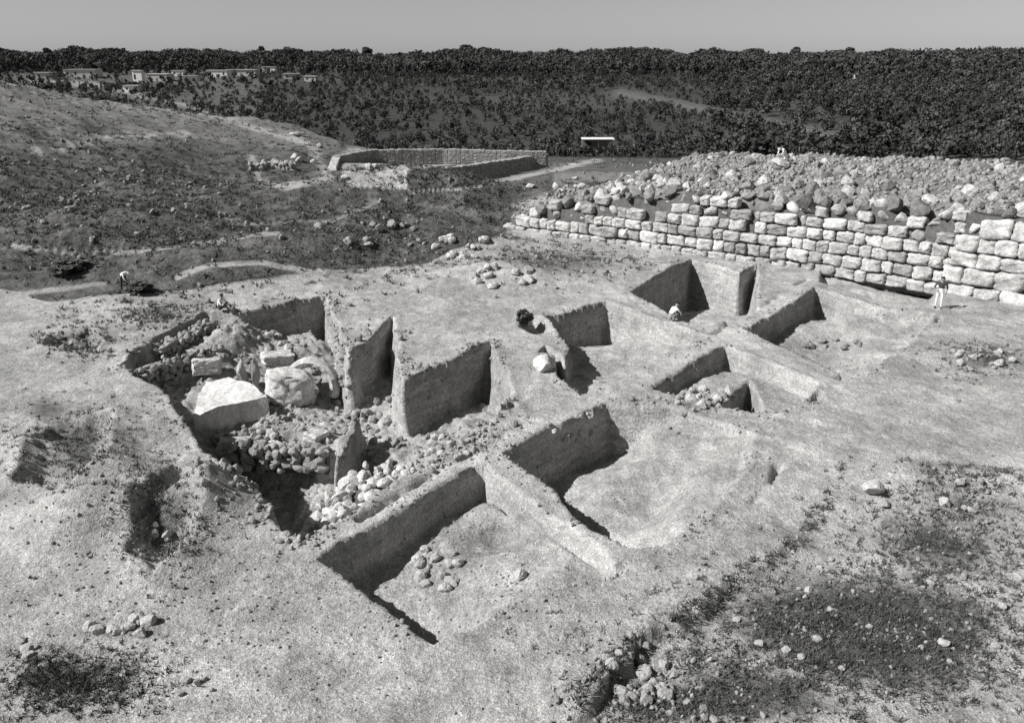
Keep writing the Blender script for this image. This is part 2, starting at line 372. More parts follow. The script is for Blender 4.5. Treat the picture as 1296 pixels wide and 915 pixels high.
# ------------------------------------------------------------------ GROUND (one sheet to the horizon)
TH = math.radians(51); ct, st = math.cos(TH), math.sin(TH)
def axis(lo, hi, step, far, g=1.026):
    c = list(np.arange(lo, hi, step)); s = step; v = c[-1]
    while v < far: s = min(s*g, 24); v += s; c.append(v)
    s = step; v = c[0]; left = []
    while v > -far: s = min(s*g, 24); v -= s; left.append(v)
    return np.array(left[::-1]+c)
cor = [P(60,470),P(420,900),P(1000,800),P(1190,385),P(870,325),P(415,370),P(150,400)]
us = [p[0]*ct+p[1]*st for p in cor]; vs = [-p[0]*st+p[1]*ct for p in cor]
U = axis(min(us)-1, max(us)+1, .09, 2300); W_ = axis(min(vs)-1, max(vs)+1, .09, 2300)
UU, VV = np.meshgrid(U, W_, indexing='ij')
X = (UU*ct-VV*st).ravel(); Y = (UU*st+VV*ct).ravel()
Z = H(X, Y)
px, py = proj(X, Y, Z)
front = Y > 5
d = np.hypot(X, Y)
# where plants cover the soil, plus shade painted into the far trench
def ell(cx, cy, rx, ry, ang=0, s=1.):
    c_, s_ = math.cos(ang), math.sin(ang); a = (px-cx)*c_+(py-cy)*s_; b = -(px-cx)*s_+(py-cy)*c_
    return s*np.clip(1.25-np.sqrt((a/rx)**2+(b/ry)**2), 0, 1)
def spoly(pts, soft, s=1.):
    return s*S(-sdf(px, py, pts)/soft+.5)
fr = fbm(X, Y, .15, 4, 77)
far_line = np.interp(px, [0,60,130,200,300,400,450,540,570,640,660], [372,385,378,372,362,345,342,335,318,296,286])+fr*8
veg_and_shade = S((far_line-py)/6.)*np.where(d < 400, 1, 1)
veg_and_shade = veg_and_shade*S((665-px+fr*40)/40.)+.75*S((px-600)/60)*S((262-py+fr*20-(px-640)*.05)/14.)*(d < 118)*(par_w0 if False else 1)
_, side_w, par_w, _ = seg(X, Y, WB)
beh = (side_w < 0)
veg_and_shade = np.where(beh & (px > 700) & (d < 100), .58, veg_and_shade)
veg_and_shade = np.where(d > 118, 1, veg_and_shade)
veg_and_shade *= .92
# terrace and paths of bare soil in the middle distance
veg_and_shade *= 1-.9*spoly([(440,186),(560,186),(700,190),(690,196),(600,205),(515,216),(515,240),(440,236),(425,205)], 6)
def path(pts, wd, k=.9):
    global veg_and_shade
    q, _, _, _ = seg(px+fr*6, py+fbm(X, Y, .35, 3, 79)*3, pts); veg_and_shade *= 1-.75*k*S((wd-q)/wd*1.4)
path([(14,312),(90,320),(160,318),(230,312),(320,298),(350,296)], 5.5, .8)
path([(14,372),(60,366),(130,358)], 6, .8); path([(225,350),(270,335),(330,332),(400,345)], 6)
path([(14,195),(80,185),(150,172),(240,170)], 3, .6); path([(320,200),(325,232),(360,238),(420,225)], 8, .7)
path([(14,104),(120,108),(240,135),(330,165),(390,182)], 5, .65); path([(260,262),(300,285),(420,280),(480,255)], 4, .6)
path([(520,244),(600,238),(700,214),(760,203)], 4, .8); path([(395,190),(412,215)], 9, .6)
path([(60,225),(200,218),(240,215)], 3, .4)
veg_and_shade = np.where((d < 240) & (px < 430), veg_and_shade*np.interp(py, [100,180,230], [.60,.66,1.0]), veg_and_shade)
veg_and_shade = np.maximum(veg_and_shade, 0)
add = 0
for e in [(100,430,42,20),(200,398,50,15),(95,560,75,55),(210,650,62,68),(60,520,40,25),
          (690,330,110,22,.05),(480,318,95,24,-.1),(1245,455,60,22),(150,800,90,14),(70,860,90,40)]:
    add = np.maximum(add, ell(*e)*(.6 if e[0] < 300 else .62))
add = np.maximum(add, ell(1100,800,240,85,.1,.95)); add = np.maximum(add, ell(1180,690,120,55,.3,.62)); add = np.maximum(add, ell(840,890,90,42,0,.75))
add = np.maximum(add, ell(1230,640,120,26,.12,.5)); add = np.maximum(add, ell(960,880,150,50,.1,.75))
add = add*(1-.8*ell(1270,840,60,50))
veg_and_shade = np.where(py > 290, np.maximum(veg_and_shade, add), veg_and_shade)
veg_and_shade = np.where(front, veg_and_shade, .8)
# far fields: paler strips
veg_and_shade = np.maximum(veg_and_shade, .9*spoly([(516,217),(600,206),(690,195),(735,201),(650,220),(562,238),(517,242)], 4))  # far trench interior darkened with plant colour to paint its shade
pale = np.zeros_like(px)
q, _, _, _ = seg(px, py, [(780,118),(870,135),(940,150),(1010,163),(1060,176)]); strip = S((9-q)/8.)*(d > 130)
veg_and_shade = np.where(d > 118, veg_and_shade*(1-.15*S(fbm(X*.4, Y, 1/50., 3, 8)*2)), veg_and_shade)
veg_and_shade = np.where((d > 140) & (px > 330-0*px), veg_and_shade+.45*S((d-140)/60), veg_and_shade)
pale += S((py-560)/30)*ell(1290,570,50,40)*.8
veg_and_shade = veg_and_shade*(1-.5*strip)
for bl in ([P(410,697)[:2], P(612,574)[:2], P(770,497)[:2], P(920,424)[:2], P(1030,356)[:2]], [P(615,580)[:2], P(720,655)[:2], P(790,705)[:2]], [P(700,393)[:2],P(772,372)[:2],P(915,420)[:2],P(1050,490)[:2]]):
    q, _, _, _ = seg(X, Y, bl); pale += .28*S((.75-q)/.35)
pale += ell(1280,850,60,60)*.5
n1, n2 = len(U), len(W_)
idx = np.arange(n1*n2).reshape(n1, n2)
quads = np.stack([idx[:-1,:-1], idx[1:,:-1], idx[1:,1:], idx[:-1,1:]], -1).reshape(-1, 4)
me = mesh_np('ground', np.stack([X, Y, Z], 1), quads, M['ground'], True)
for nm, arr in (('veg_and_shade', veg_and_shade), ('pale', pale)):
    at = me.attributes.new(nm, 'FLOAT', 'POINT'); at.data.foreach_set('value', arr.astype(np.float32))
g = link('ground', me); tag(g, kind='structure'); print('ground verts', len(X))
def in_frame(p, m=30):
    a, b = proj(p[0], p[1], p[2]); return -m < a < 1296+m and 0 < b < 915+m
print('T', round(time.time()-T0, 1))
# ------------------------------------------------------------------ GREAT WALL
def wall_pos(s):
    L = 0
    for i in range(len(WB)-1):
        a, b = np.array(WB[i]), np.array(WB[i+1]); l = np.linalg.norm(b-a)
        if s <= L+l or i == len(WB)-2: u = (b-a)/l; return a+u*(s-L), u
        L += l
def sof(px_, by):
    q = P(px_, by); return float(seg(np.array([q[0]]), np.array([q[1]]), WB)[2][0])
S0 = sof(640, 290); S1 = sof(1207, 369)
def masonry(s0, s1, proud, hfun, ch, wr, mats, seed, z0=-.35, backing=True):
    r = random.Random(seed); B = Bag(); z = z0; row = 0
    while z < 7:
        h = ch*r.uniform(.75, 1.25); s = s0+r.uniform(-.6, 0)
        any_ = False
        while s < s1:
            wd = r.uniform(*wr)
            if s+wd > s1+.15: wd = max(s1-s, .35)
            c = s+wd/2; top = float(hfun(c))
            if z+h*.55 < top:
                any_ = True
                p, u = wall_pos(max(c, .01)); nrm = np.array([u[1], -u[0]])
                dp = r.uniform(.42, .55); off = proud+r.uniform(-.12, .1)-z*.05
                q = p+nrm*(off-dp+.1)
                ang = math.atan2(u[1], u[0])+r.uniform(-.03, .03)
                if z > top-2.2*h and top > 1.6 and r.random() < .55:
                    k_ = r.uniform(.75, 1.1); q = q-nrm*r.uniform(0, .35)
                    B.add(ROCKF[r.randrange(10)], (q[0], q[1], z+h/2+r.uniform(-.05,.12)), (wd/2*1.1*k_, dp*1.1, h/2*1.2*k_), rotm(r.uniform(-.3,.3), r.uniform(-.3,.3), r.uniform(0, 6)), r.choice((0, 2, 2)))
                    s += wd*.9; continue
                B.add(BLOCK[r.randrange(12)], (q[0], q[1], z+h/2), (wd/2*1.0, dp, h/2*r.uniform(.84, 1.04)), rotm(r.uniform(-.06,.06), r.uniform(-.06,.06), ang), r.choice((0,0,2,3)))
            s += wd+r.uniform(.0, .05)
        z += h*1.0; row += 1
        if not any_ and row > 2: break
    if backing:   # earth packed behind the stones
        ns = 60; V = []; Fq = []
        for i in range(ns+1):
            s = s0+(s1-s0)*i/ns; p, u = wall_pos(max(s, .01)); nrm = np.array([u[1], -u[0]]); h = max(float(hfun(s))-.25, .05)
            for o, zz in ((proud-.22, -.6), (proud-.22-h*.05, h), (proud-1.5, h), (proud-1.5, -.6)):
                V.append((*(p+nrm*o), zz))
            if i:
                for k in range(4): a = 4*i+k; b = 4*i+(k+1) % 4; Fq += [(a-4, b-4, b), (a-4, b, a)]
        Fq += [(0,1,2),(0,2,3),(4*ns,4*ns+2,4*ns+1),(4*ns,4*ns+3,4*ns+2)]
        B.V.append(np.array(V)); B.F.append(np.array(Fq)+B.n); B.n += len(V); B.m.append(np.full(len(Fq), 1))
    return B.mesh('wall', mats, True)
jag = lambda s: wall_h(s)+fbm(np.array([s]), np.array([0.]), .5, 2, 88)[0]*.8
o = link('ancient_wall', masonry(S0, S1, .0, jag, .72, (.6, 1.35), [M['wall'], M['joint'], M['walld'], M['wallb']], 11))
tag(o, 'long excavated wall of rounded pale stone courses below the rubble mound', 'stone wall')
o = link('ancient_wall', masonry(S1-.1, WL, .32, lambda s: 4.75+.15*math.sin(s), .9, (.85, 1.6), [M['wallb'], M['joint'], M['wall'], M['wallb']], 12))
tag(o, 'brighter projecting stretch of large squared blocks at the right end of the long wall', 'stone wall')
print('T', round(time.time()-T0, 1))
# ------------------------------------------------------------------ LOOSE ROCKS
ROCKM = {}
def rock_obj(k, mk, lib=ROCKF):
    key = (k, mk, id(lib))
    if key not in ROCKM: V, Fa = lib[k]; ROCKM[key] = mesh_np('rock', V, Fa, M[mk], False)
    return ROCKM[key]
def place_rock(p, size, name='boulder', mk='stone', label=None, cat='boulder', group=None, k=None, sq=(1,1,.75), sink=.3, rot=None, zoff=0):
    k = random.randrange(10) if k is None else k
    sxy = (size*.5*sq[0]*random.uniform(.85,1.15), size*.5*sq[1]*random.uniform(.85,1.15), size*.5*sq[2]*random.uniform(.9,1.1))
    z = p[2]+sxy[2]*(1-2*sink)+zoff
    o = link(name, rock_obj(k, mk), None, (p[0], p[1], z), rot if rot else (random.uniform(-.3,.3), random.uniform(-.3,.3), random.uniform(0,6.28)), sxy)
    if label: tag(o, label, cat, group)
    return o
# mound boulders
cnt = 0; used = []
tries = 0
while cnt < 265 and tries < 40000:
    tries += 1
    q = np.array([random.uniform(0, 50), random.uniform(38, 90)]); _d, _s, _p, _ = seg(q[:1], q[1:], WB); bd = float(_d[0]); s = float(_p[0])
    if _s[0] > 0 or bd < .2 or bd > 20 or s < .1 or (bd > 8 and random.random() < .55): continue
    hh = float(wall_h(s)); 
    if hh < .9: continue
    z = Hs(q[0], q[1]); 
    if bd < 1.6: z = hh-.15
    if not in_frame((q[0], q[1], z), 5): continue
    sz = random.uniform(.6, 1.5)*(1 if bd < 8 else .8)*min(1, .55+hh/7)
    if any((a-q[0])**2+(b-q[1])**2 < (c+sz)**2*.17 for a, b, c in used): continue
    used.append((q[0], q[1], sz)); cnt += 1
    place_rock((q[0], q[1], z), sz, 'boulder', 'moundrock' if random.random() < .8 else 'stone', 'weathered rounded boulder lying loose in the rubble on top of the long wall', 'boulder', 'boulders on the rubble mound', sq=(1, .85, .8), sink=.42 if bd > 1.6 else .25)
# small rubble, uncountable
MP = np.stack([RNG.uniform(-5, 55, 60000), RNG.uniform(36, 95, 60000)], 1)
_d, _s, _p, _L = seg(MP[:,0], MP[:,1], WB); _k = (_s < 0) & (_d > .4) & (_d < 27) & (wall_h(_p) > .6) & (_p > .1) & (RNG.random(60000) < 1.1-_d/30)
MP = MP[_k]; MB = _d[_k]; _a, _b = proj(MP[:,0], MP[:,1], np.full(len(MP), 4.)); _k = (_a < 1340); MP = MP[_k][:5200]; MB = MB[_k][:5200]; print('rubble', len(MP))
B = Bag()
for i in range(len(MP)):
    q = MP[i]; bd = MB[i]
    sz = random.uniform(.07, .3)*(1.1 if bd > 5 else 1)
    B.add(random.choice(ROCKS), (q[0], q[1], 0), (sz, sz*.8, sz*.7), rrot())
def drop(B, k=.3):
    c = np.array([v.mean(0) for v in B.V]); zz = H(c[:,0], c[:,1])
    for i, v in enumerate(B.V): v[:,2] += zz[i]+(v[:,2].max()-v[:,2].min())*(.5-k)
drop(B, .45)
o = link('rubble', B.mesh('rubble', [M['rubble']])); tag(o, 'small broken stones covering the mound behind the long wall', 'rubble', kind='stuff')
# stones scattered over the dig surface and foreground
B = Bag(); CH = Bag()
def scatter(B, n, cx, cy, rx, ry, s0, s1, lib=ROCKS, mi=0):
    for i in range(n):
        a = random.gauss(cx, rx*.5); b = random.gauss(cy, ry*.5)
        if b < 150 or b > 930: continue
        p = P(a, b)
        if p[1] > 150: continue
        p = P(a, b); sz = s0*(s1/s0)**(random.random()**1.8)
        B.add(random.choice(lib), (p[0], p[1], 0), (sz, sz*random.uniform(.7,1), sz*.65), rrot(), mi)
for a in [(700,160,270,330,80,.1,.35),(500,1000,205,200,24,.15,.4),(1500,648,620,700,260,.015,.06),(900,300,780,380,140,.015,.06),(700,150,640,200,150,.02,.09),(700,1100,790,260,110,.02,.085),(350,1190,660,130,60,.02,.11),(260,830,870,120,60,.03,.14),
          (200,470,320,120,26,.05,.22),(200,700,340,110,26,.05,.22),(160,1240,455,60,22,.03,.15),(120,100,430,50,22,.04,.16),(120,200,400,60,18,.04,.15),
          (200,640,720,120,60,.015,.07),(220,600,560,70,30,.03,.11),(160,900,500,60,20,.03,.12),(200,350,560,90,60,.03,.12),(160,340,440,60,30,.03,.12),(140,1060,440,60,20,.03,.11),(200,540,620,120,40,.02,.07)]:
    scatter(B, *a)
for n_, pl, bat, dd in PITS:
    if n_ in ('deep2', 'slit', 'arc', 'spot', 'hollow', 'foot', 'far'): continue
    for i in range(len(pl)):
        (ax, ay), (bx, by) = pl[i], pl[(i+1) % len(pl)]; l = math.hypot(bx-ax, by-ay)
        for k in range(int(l*(22 if n_ in ('deep', 'deep2') else 10))):
            t = random.random()
            if vn(np.array((ax+t*l)*1.1), np.array(ay*1.1), 9) < .55: continue
            sz = .03*(4 if n_ == 'deep' else 3)**(random.random()**1.5)*random.uniform(.8, 1.3); o_ = random.gauss(-.12, .28)
            B.add(random.choice(ROCK), (ax+(bx-ax)*t+o_*(by-ay)/l, ay+(by-ay)*t-o_*(bx-ax)/l, 0), (sz, sz*.8, sz*.7), rrot())
for a in [(420,330,450,110,70,.05,.26),(300,350,610,90,50,.06,.25),(260,560,530,80,40,.04,.2),(200,450,470,40,60,.06,.28),(160,880,500,50,22,.05,.2)]:
    scatter(B, *a, ROCK)
drop(B)
o = link('gravel', B.mesh('gravel', [M['rubble']])); tag(o, 'pebbles and small stone chips strewn over the bare earth of the dig', 'gravel', kind='stuff')
print('T', round(time.time()-T0, 1))
# scrub and dry grass tufts
def tuft_arrays(n):
    V = []; Fa = []
    for i in range(n):
        a = random.uniform(0, 6.28); q = random.uniform(0, 1); bx, by = math.cos(a)*q, math.sin(a)*q
        hh = random.uniform(.4, 1); ww = random.uniform(.08, .2); c = random.uniform(0, 3.14)
        k = len(V); V += [(bx-ww*math.cos(c), by-ww*math.sin(c), -.02), (bx+ww*math.cos(c), by+ww*math.sin(c), -.02), (bx+random.gauss(0, .6), by+random.gauss(0, .6), hh)]; Fa.append((k, k+1, k+2))
    return np.array(V), np.array(Fa)
TUFT = [tuft_arrays(9) for i in range(14)]; TROT = [rotm(0, 0, i*.5) for i in range(13)]
def tuft(B, p, r, n, h): B.add(random.choice(TUFT), (p[0], p[1], 0), (r, r, h), random.choice(TROT))
B = Bag()
def tufts(n, cx, cy, rx, ry, r, h):
    for i in range(n):
        a = random.gauss(cx, rx*.5); b = random.gauss(cy, ry*.5)
        if b < 100: continue
        if b > 230: p = P(a, b)
        else: y_ = random.uniform(75, 190); p = ((a-648)/F*(y_*cp+9*sp), y_)
        tuft(B, p, r*random.uniform(.5,1.4), 9, h*random.uniform(.5,1.3))
for a in [(2600,1100,800,250,95,.12,.13),(500,860,880,110,50,.12,.12),(600,1190,680,130,60,.12,.13),(500,95,570,90,60,.11,.14),(450,210,655,70,70,.11,.14),(500,100,860,110,45,.1,.13),(260,100,430,55,24,.15,.18),(260,200,400,65,18,.15,.18),
          (500,480,318,130,34,.25,.25),(350,700,330,130,26,.25,.22),(600,220,330,260,50,.3,.28),(4200,170,265,360,75,.35,.3),(3000,200,150,420,40,.45,.35),(900,800,235,200,30,.35,.3),(900,560,262,140,30,.4,.35),(240,1240,455,70,26,.12,.13),(300,80,860,100,40,.1,.1),(200,1230,625,110,30,.12,.14)]:
    tufts(*a)
for i in range(170):   # tufts along the earth step
    t = random.random()**.8*.95; k = t*(len(STEP)-1); j = int(k); q = np.array(STEP[j])*(1-k+j)+np.array(STEP[j+1])*(k-j)
    tuft(B, (q[0]+random.gauss(.1,.12), q[1]+random.gauss(-.05,.12)), random.uniform(.08,.2), 8, random.uniform(.08,.22))
c = np.array([v.mean(0) for v in B.V]); zz = H(c[:,0], c[:,1])
for i, v in enumerate(B.V): v[:,2] += zz[i]
o = link('grass', B.mesh('grass', [M['scrub']])); tag(o, 'dark low scrub and dry grass in patches on the earth', 'grass', kind='stuff')
print('T', round(time.time()-T0, 1))
# individually readable rocks
def rocks(name, n, cx, cy, rx, ry, s0, s1, mk, label, cat, group, z=None, **kw):
    for i in range(n):
        a = cx+random.uniform(-rx, rx); b = cy+random.uniform(-ry, ry)
        if n > 4 and ((a-cx)/rx)**2+((b-cy)/ry)**2 > 1: a = cx+(a-cx)*.6; b = cy+(b-cy)*.6
        place_rock(PT(a, b), random.uniform(s0, s1), name, mk, label, cat, group, **kw)
random.seed(21)
rocks('stone', 11, 155, 795, 46, 12, .2, .42, 'whiterock', 'pale stone in the small heap on bare earth at the lower left', 'stone', 'stone heap at lower left')
rocks('stone', 5, 30, 820, 18, 12, .18, .34, 'whiterock', 'pale stone in the little cluster at the far lower left edge', 'stone', 'stones at the lower left edge')
rocks('stone', 5, 245, 870, 30, 18, .12, .24, 'stone', 'small stone lying on the bare earth near the bottom left', 'stone', 'small stones near the bottom left')
rocks('stone', 22, 1090, 790, 190, 85, .14, .3, 'whiterock', 'pale loose stone showing in the dark scrub at the lower right', 'stone', 'stones in the lower right scrub')
rocks('stone', 16, 810, 860, 45, 45, .2, .48, 'stone', 'rough stone at the foot of the earth step near the bottom edge', 'stone', 'stones by the earth step')
rocks('stone', 12, 1180, 630, 100, 28, .2, .45, 'stone', 'rough stone on the low bank at the right', 'stone', 'stones on the right bank')
rocks('stone', 5, 205, 672, 16, 14, .2, .36, 'whiterock', 'pale stone in the dark hollow of the near left heap', 'stone', 'stones in the left hollow')
rocks('stone', 24, 552, 722, 30, 30, .2, .42, 'stone', 'stone in the heap on the floor of the nearest square', 'stone', 'heap in the nearest square')
rocks('stone', 3, 652, 733, 12, 8, .28, .42, 'whiterock', 'white stone in the small group at the right of the nearest square', 'stone', 'white stones in the nearest square')
rocks('stone', 12, 718, 542, 40, 20, .2, .4, 'stone', 'stone sticking out of the back wall of the large smooth square', 'stone', 'stones in the back wall of the large square')
rocks('stone', 14, 900, 505, 32, 12, .3, .6, 'stone', 'stone in the bright heap inside the small middle square', 'stone', 'heap in the small middle square')
rocks('stone', 14, 1060, 438, 45, 8, .25, .5, 'darkrock', 'stone in the row on the floor of the square below the long wall', 'stone', 'row in the right square')
rocks('stone', 12, 1240, 455, 45, 16, .2, .45, 'stone', 'stone half buried in the scrubby patch at the right edge', 'stone', 'stones in the right scrub patch')
rocks('stone', 14, 640, 352, 60, 14, .4, .8, 'stone', 'stone in the low ruined line behind the squares', 'stone', 'ruined line behind the squares')
rocks('stone', 16, 590, 315, 40, 18, .4, .9, 'stone', 'stone on the heap at the left foot of the long wall', 'stone', 'heap at the foot of the long wall')
rocks('stone', 14, 470, 298, 90, 16, .4, .8, 'darkrock', 'stone on the dark spoil heap behind the dig', 'stone', 'stones on the spoil heap')
rocks('stone', 10, 575, 565, 55, 18, .18, .38, 'stone', 'stone on the trodden earth between the deep pit and the baulk', 'stone', 'stones beside the baulk')
rocks('stone', 8, 85, 432, 35, 14, .25, .5, 'darkrock', 'stone in the dark scrub patch at the left', 'stone', 'stones in the left scrub patch')
rocks('stone', 12, 440, 205, 70, 26, .5, 1.1, 'stone', 'stone scattered on the pale terrace in the middle distance', 'stone', 'stones on the far terrace')
rocks('stone', 8, 620, 197, 70, 7, .5, .9, 'stone', 'stone along the lip of the far trench', 'stone', 'stones by the far trench')
rocks('stone', 22, 765, 238, 100, 13, .5, 1.1, 'stone', 'stone on the dark slope above the low end of the long wall', 'stone', 'stones above the low end of the long wall')
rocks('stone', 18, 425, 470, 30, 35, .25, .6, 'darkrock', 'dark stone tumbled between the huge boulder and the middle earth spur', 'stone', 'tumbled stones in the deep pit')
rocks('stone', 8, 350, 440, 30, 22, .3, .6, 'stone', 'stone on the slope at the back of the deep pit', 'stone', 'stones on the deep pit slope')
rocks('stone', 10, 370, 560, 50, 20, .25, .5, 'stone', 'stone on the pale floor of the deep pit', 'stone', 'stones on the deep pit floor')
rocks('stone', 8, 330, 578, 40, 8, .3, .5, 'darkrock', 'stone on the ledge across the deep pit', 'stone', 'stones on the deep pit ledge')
place_rock(PT(1105,622), .75, 'boulder', 'whiterock', 'white boulder alone on the low bank at the right', 'boulder', sq=(1.2,.8,.7))
place_rock(PT(690,465), 1.1, 'boulder', 'stone', 'smooth rounded boulder ringed by a dark curved gully', 'boulder', sq=(1,.9,.8), sink=.35)
q = PT(366,512); V, Fa = block_arrays(611, 12, .7, .10)
o = link('boulder', mesh_np('boulder', V*np.array([1.05,.8,.85]), Fa, M['stone'], True), None, (q.x, q.y+.5, q.z+.62), (-.25,.15,.2)); tag(o, 'huge rounded pale boulder in the middle of the deep pit', 'boulder')
def arch():
    V = []; Fa = []; n = 12; m_ = 8
    for i in range(n+1):
        a = math.radians(150-165*i/n); R_ = 1.15
        for k in range(m_):
            b = 6.283*k/m_; rr = .24+.05*hsh(i, k, 5); V.append(((R_+rr*math.cos(b)*.9)*math.cos(a), rr*math.sin(b)*1.5, (R_+rr*math.cos(b)*.9)*math.sin(a)))
        if i:
            for k in range(m_): p_ = (i-1)*m_; q_ = i*m_; Fa += [(p_+k, p_+(k+1)%m_, q_+(k+1)%m_), (p_+k, q_+(k+1)%m_, q_+k)]
    for base in (0, n*m_):
        for k in range(1, m_-1): Fa.append((base, base+k, base+k+1))
    return mesh_np('curved_slab', V, Fa, M['stone'], False)
o = link('curved_slab', arch(), None, (q.x+.75, q.y+1.35, q.z+.35), (-.2,.1,-.15)); tag(o, 'curved pale slab arching behind the huge rounded boulder', 'stone slab')
place_rock(PT(398,500), .55, 'boulder', 'whiterock', 'small white rock at the right side of the huge rounded boulder', 'boulder')
place_rock(PT(308,486), 1.3, 'boulder', 'stone', 'left upright stone of the pair standing before the pit slope', 'boulder', k=3, sq=(.45,.4,1.1), sink=.12, rot=(.1,-.12,.3))
place_rock(PT(325,490), 1.35, 'boulder', 'darkrock', 'right upright stone of the pair standing before the pit slope', 'boulder', k=7, sq=(.5,.4,1.1), sink=.12, rot=(-.1,.1,1.3))
place_rock(PT(335,512), .8, 'boulder', 'whiterock', 'flat white rock between the slab and the huge boulder', 'boulder', sq=(1.1,.7,.5))
for i, (a, b, sx_, sy_, sz_, rz_, lb) in enumerate([(352,462,.75,.4,.38,.5,'long squared block lying behind the huge rounded boulder'),(296,578,.6,.4,.4,.2,'left squared block on the ledge in the near part of the deep pit'),
        (350,584,.5,.35,.38,-.4,'right squared block on the ledge in the near part of the deep pit'),
        (262,470,.6,.35,.35,.4,'squared block at the end of the long low rubble wall'),(400,560,.45,.35,.3,1.1,'small squared block on the pale floor beside the earth spur')]):
    q = PT(a, b); V, Fa = block_arrays(700+i, 7, .16, .09)
    o = link('block', mesh_np('block', V*np.array([sx_, sy_, sz_]), Fa, M['stone'], False), None, (q.x, q.y, q.z+sz_*.65), (.12*(-1)**i, .1, rz_)); tag(o, lb, 'stone block')
# great flat-topped slab
def prism(name, pts, ztop, zbot, m, tilt=None, sub=2, nz=.03):
    top = [P(a, b, z) for (a, b), z in zip(pts, ztop)]
    bm = bmesh.new(); tv = [bm.verts.new(t) for t in top]; bv = [bm.verts.new((t[0]*1.0, t[1], zbot)) for t in top]
    n = len(top); bm.faces.new(tv); bm.faces.new(bv[::-1])
    for i in range(n): bm.faces.new((tv[(i+1) % n], tv[i], bv[i], bv[(i+1) % n]))
    bmesh.ops.triangulate(bm, faces=bm.faces); bmesh.ops.subdivide_edges(bm, edges=bm.edges, cuts=11, use_grid_fill=False)
    bmesh.ops.recalc_face_normals(bm, faces=bm.faces)
    for v in bm.verts:
        q = v.co; v.co += Vector([float(fbm(np.array(q.x+k*5+q.z*.7), np.array(q.y+q.z*.9), 1.1, 4, 31+k, .55)) for k in range(3)])*nz*2.6
    c = sum((v.co for v in bm.verts), Vector())/len(bm.verts)
    bm.verts.index_update()
    for v in bm.verts: v.co -= c
    V, Fa = bm_arrays(bm); return link(name, mesh_np(name, V, Fa, m), None, c)
o = prism('slab', [(243,527),(250,502),(258,484),(290,479),(322,489),(338,501),(300,508)], [-1.5,-1.45,-1.3,-1.15,-1.15,-1.2,-1.33], -3.3, [M['whiterock']], nz=.06)
tag(o, 'great white topped block tilted in the deep pit with a shaded front face', 'stone block')
# ------------------------------------------------------------------ rubble walls in the dig
def rubble_wall(pts, ztop, zbot, th, sz, mats, label, seed, flat=1., blk=False):
    r = random.Random(seed); B = Bag()
    for i in range(len(pts)-1):
        a = P(*pts[i], ztop[i]); b = P(*pts[i+1], ztop[i+1]); l = np.linalg.norm((b-a)[:2]); u = (b-a)/l; ang = math.atan2(u[1], u[0]); nrm = np.array([u[1], -u[0], 0])
        s = 0
        while s < l:
            zt = a[2]+(b[2]-a[2])*s/l; z = zt-r.uniform(0, .12)
            while z > zbot:
                h = sz*r.uniform(.6, 1)
                for side in ((-1, 0, 1) if th < 1 else (-1, -.5, 0, .5, 1)):
                    q = a+u*(s+r.uniform(-.3,.3)*sz)+nrm*(side+r.uniform(-.35,.35))*(th/2-sz*.3); w_ = sz*r.uniform(.5, 1.5)
                    if blk:
                        B.add(BLOCK[r.randrange(12)], (a[0]+u[0]*s+nrm[0]*side*(th/2-sz*.3), a[1]+u[1]*s+nrm[1]*side*(th/2-sz*.3), z-h/2), (sz*.5, sz*.42, h*.48), rotm(0, 0, ang+r.uniform(-.06,.06)), 0); continue
                    B.add(ROCK[r.randrange(12)], (q[0], q[1], z-h/2+r.uniform(-.4,.4)*sz), (w_*.66, w_*.5, h*.62*flat), rotm(r.uniform(-.8,.8), r.uniform(-.8,.8), ang+r.uniform(-.5,.5)), 0)
                z -= h*.85
                if z < zt-1.6*sz-0.2 and r.random() < 0: break
            s += sz*r.uniform(.75, 1.05)
        # packed earth heart
        ck = .3 if th < 1 else .2; hp = [a+nrm*th*ck, a-nrm*th*ck, b-nrm*th*ck, b+nrm*th*ck]; V = []
        for p in hp: V.append((p[0], p[1], p[2]-sz*.9))
        for p in hp: V.append((p[0], p[1], zbot-.3))
        Fa = [(0,1,2),(0,2,3),(4,6,5),(4,7,6)]
        for k in range(4): j = (k+1) % 4; Fa += [(k,k+4,j+4),(k,j+4,j)]
        B.V.append(np.array(V)); B.F.append(np.array(Fa)+B.n); B.n += 8; B.m.append(np.full(len(Fa), 1))
    o = link('rubble_wall', B.mesh('rubble_wall', mats)); tag(o, label, 'stone wall'); return o
MW = [M['rubble'], M['joint']]
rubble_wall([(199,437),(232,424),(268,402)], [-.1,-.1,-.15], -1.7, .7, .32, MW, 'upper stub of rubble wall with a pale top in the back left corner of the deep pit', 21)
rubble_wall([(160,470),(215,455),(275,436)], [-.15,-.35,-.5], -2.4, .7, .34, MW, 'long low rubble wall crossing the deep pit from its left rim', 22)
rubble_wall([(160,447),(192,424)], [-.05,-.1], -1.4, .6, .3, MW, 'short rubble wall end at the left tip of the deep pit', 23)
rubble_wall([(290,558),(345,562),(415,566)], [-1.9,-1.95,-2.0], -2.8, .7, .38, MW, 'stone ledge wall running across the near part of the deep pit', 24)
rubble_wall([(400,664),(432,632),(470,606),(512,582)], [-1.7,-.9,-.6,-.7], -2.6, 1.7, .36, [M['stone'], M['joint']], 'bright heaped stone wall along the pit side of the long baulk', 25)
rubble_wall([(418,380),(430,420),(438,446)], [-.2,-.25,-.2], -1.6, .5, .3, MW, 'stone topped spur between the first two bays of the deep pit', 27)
rubble_wall([(275,548),(335,540)], [-2.1,-2.1], -3., .7, .35, MW, 'small rubble footing in front of the white topped block', 28)
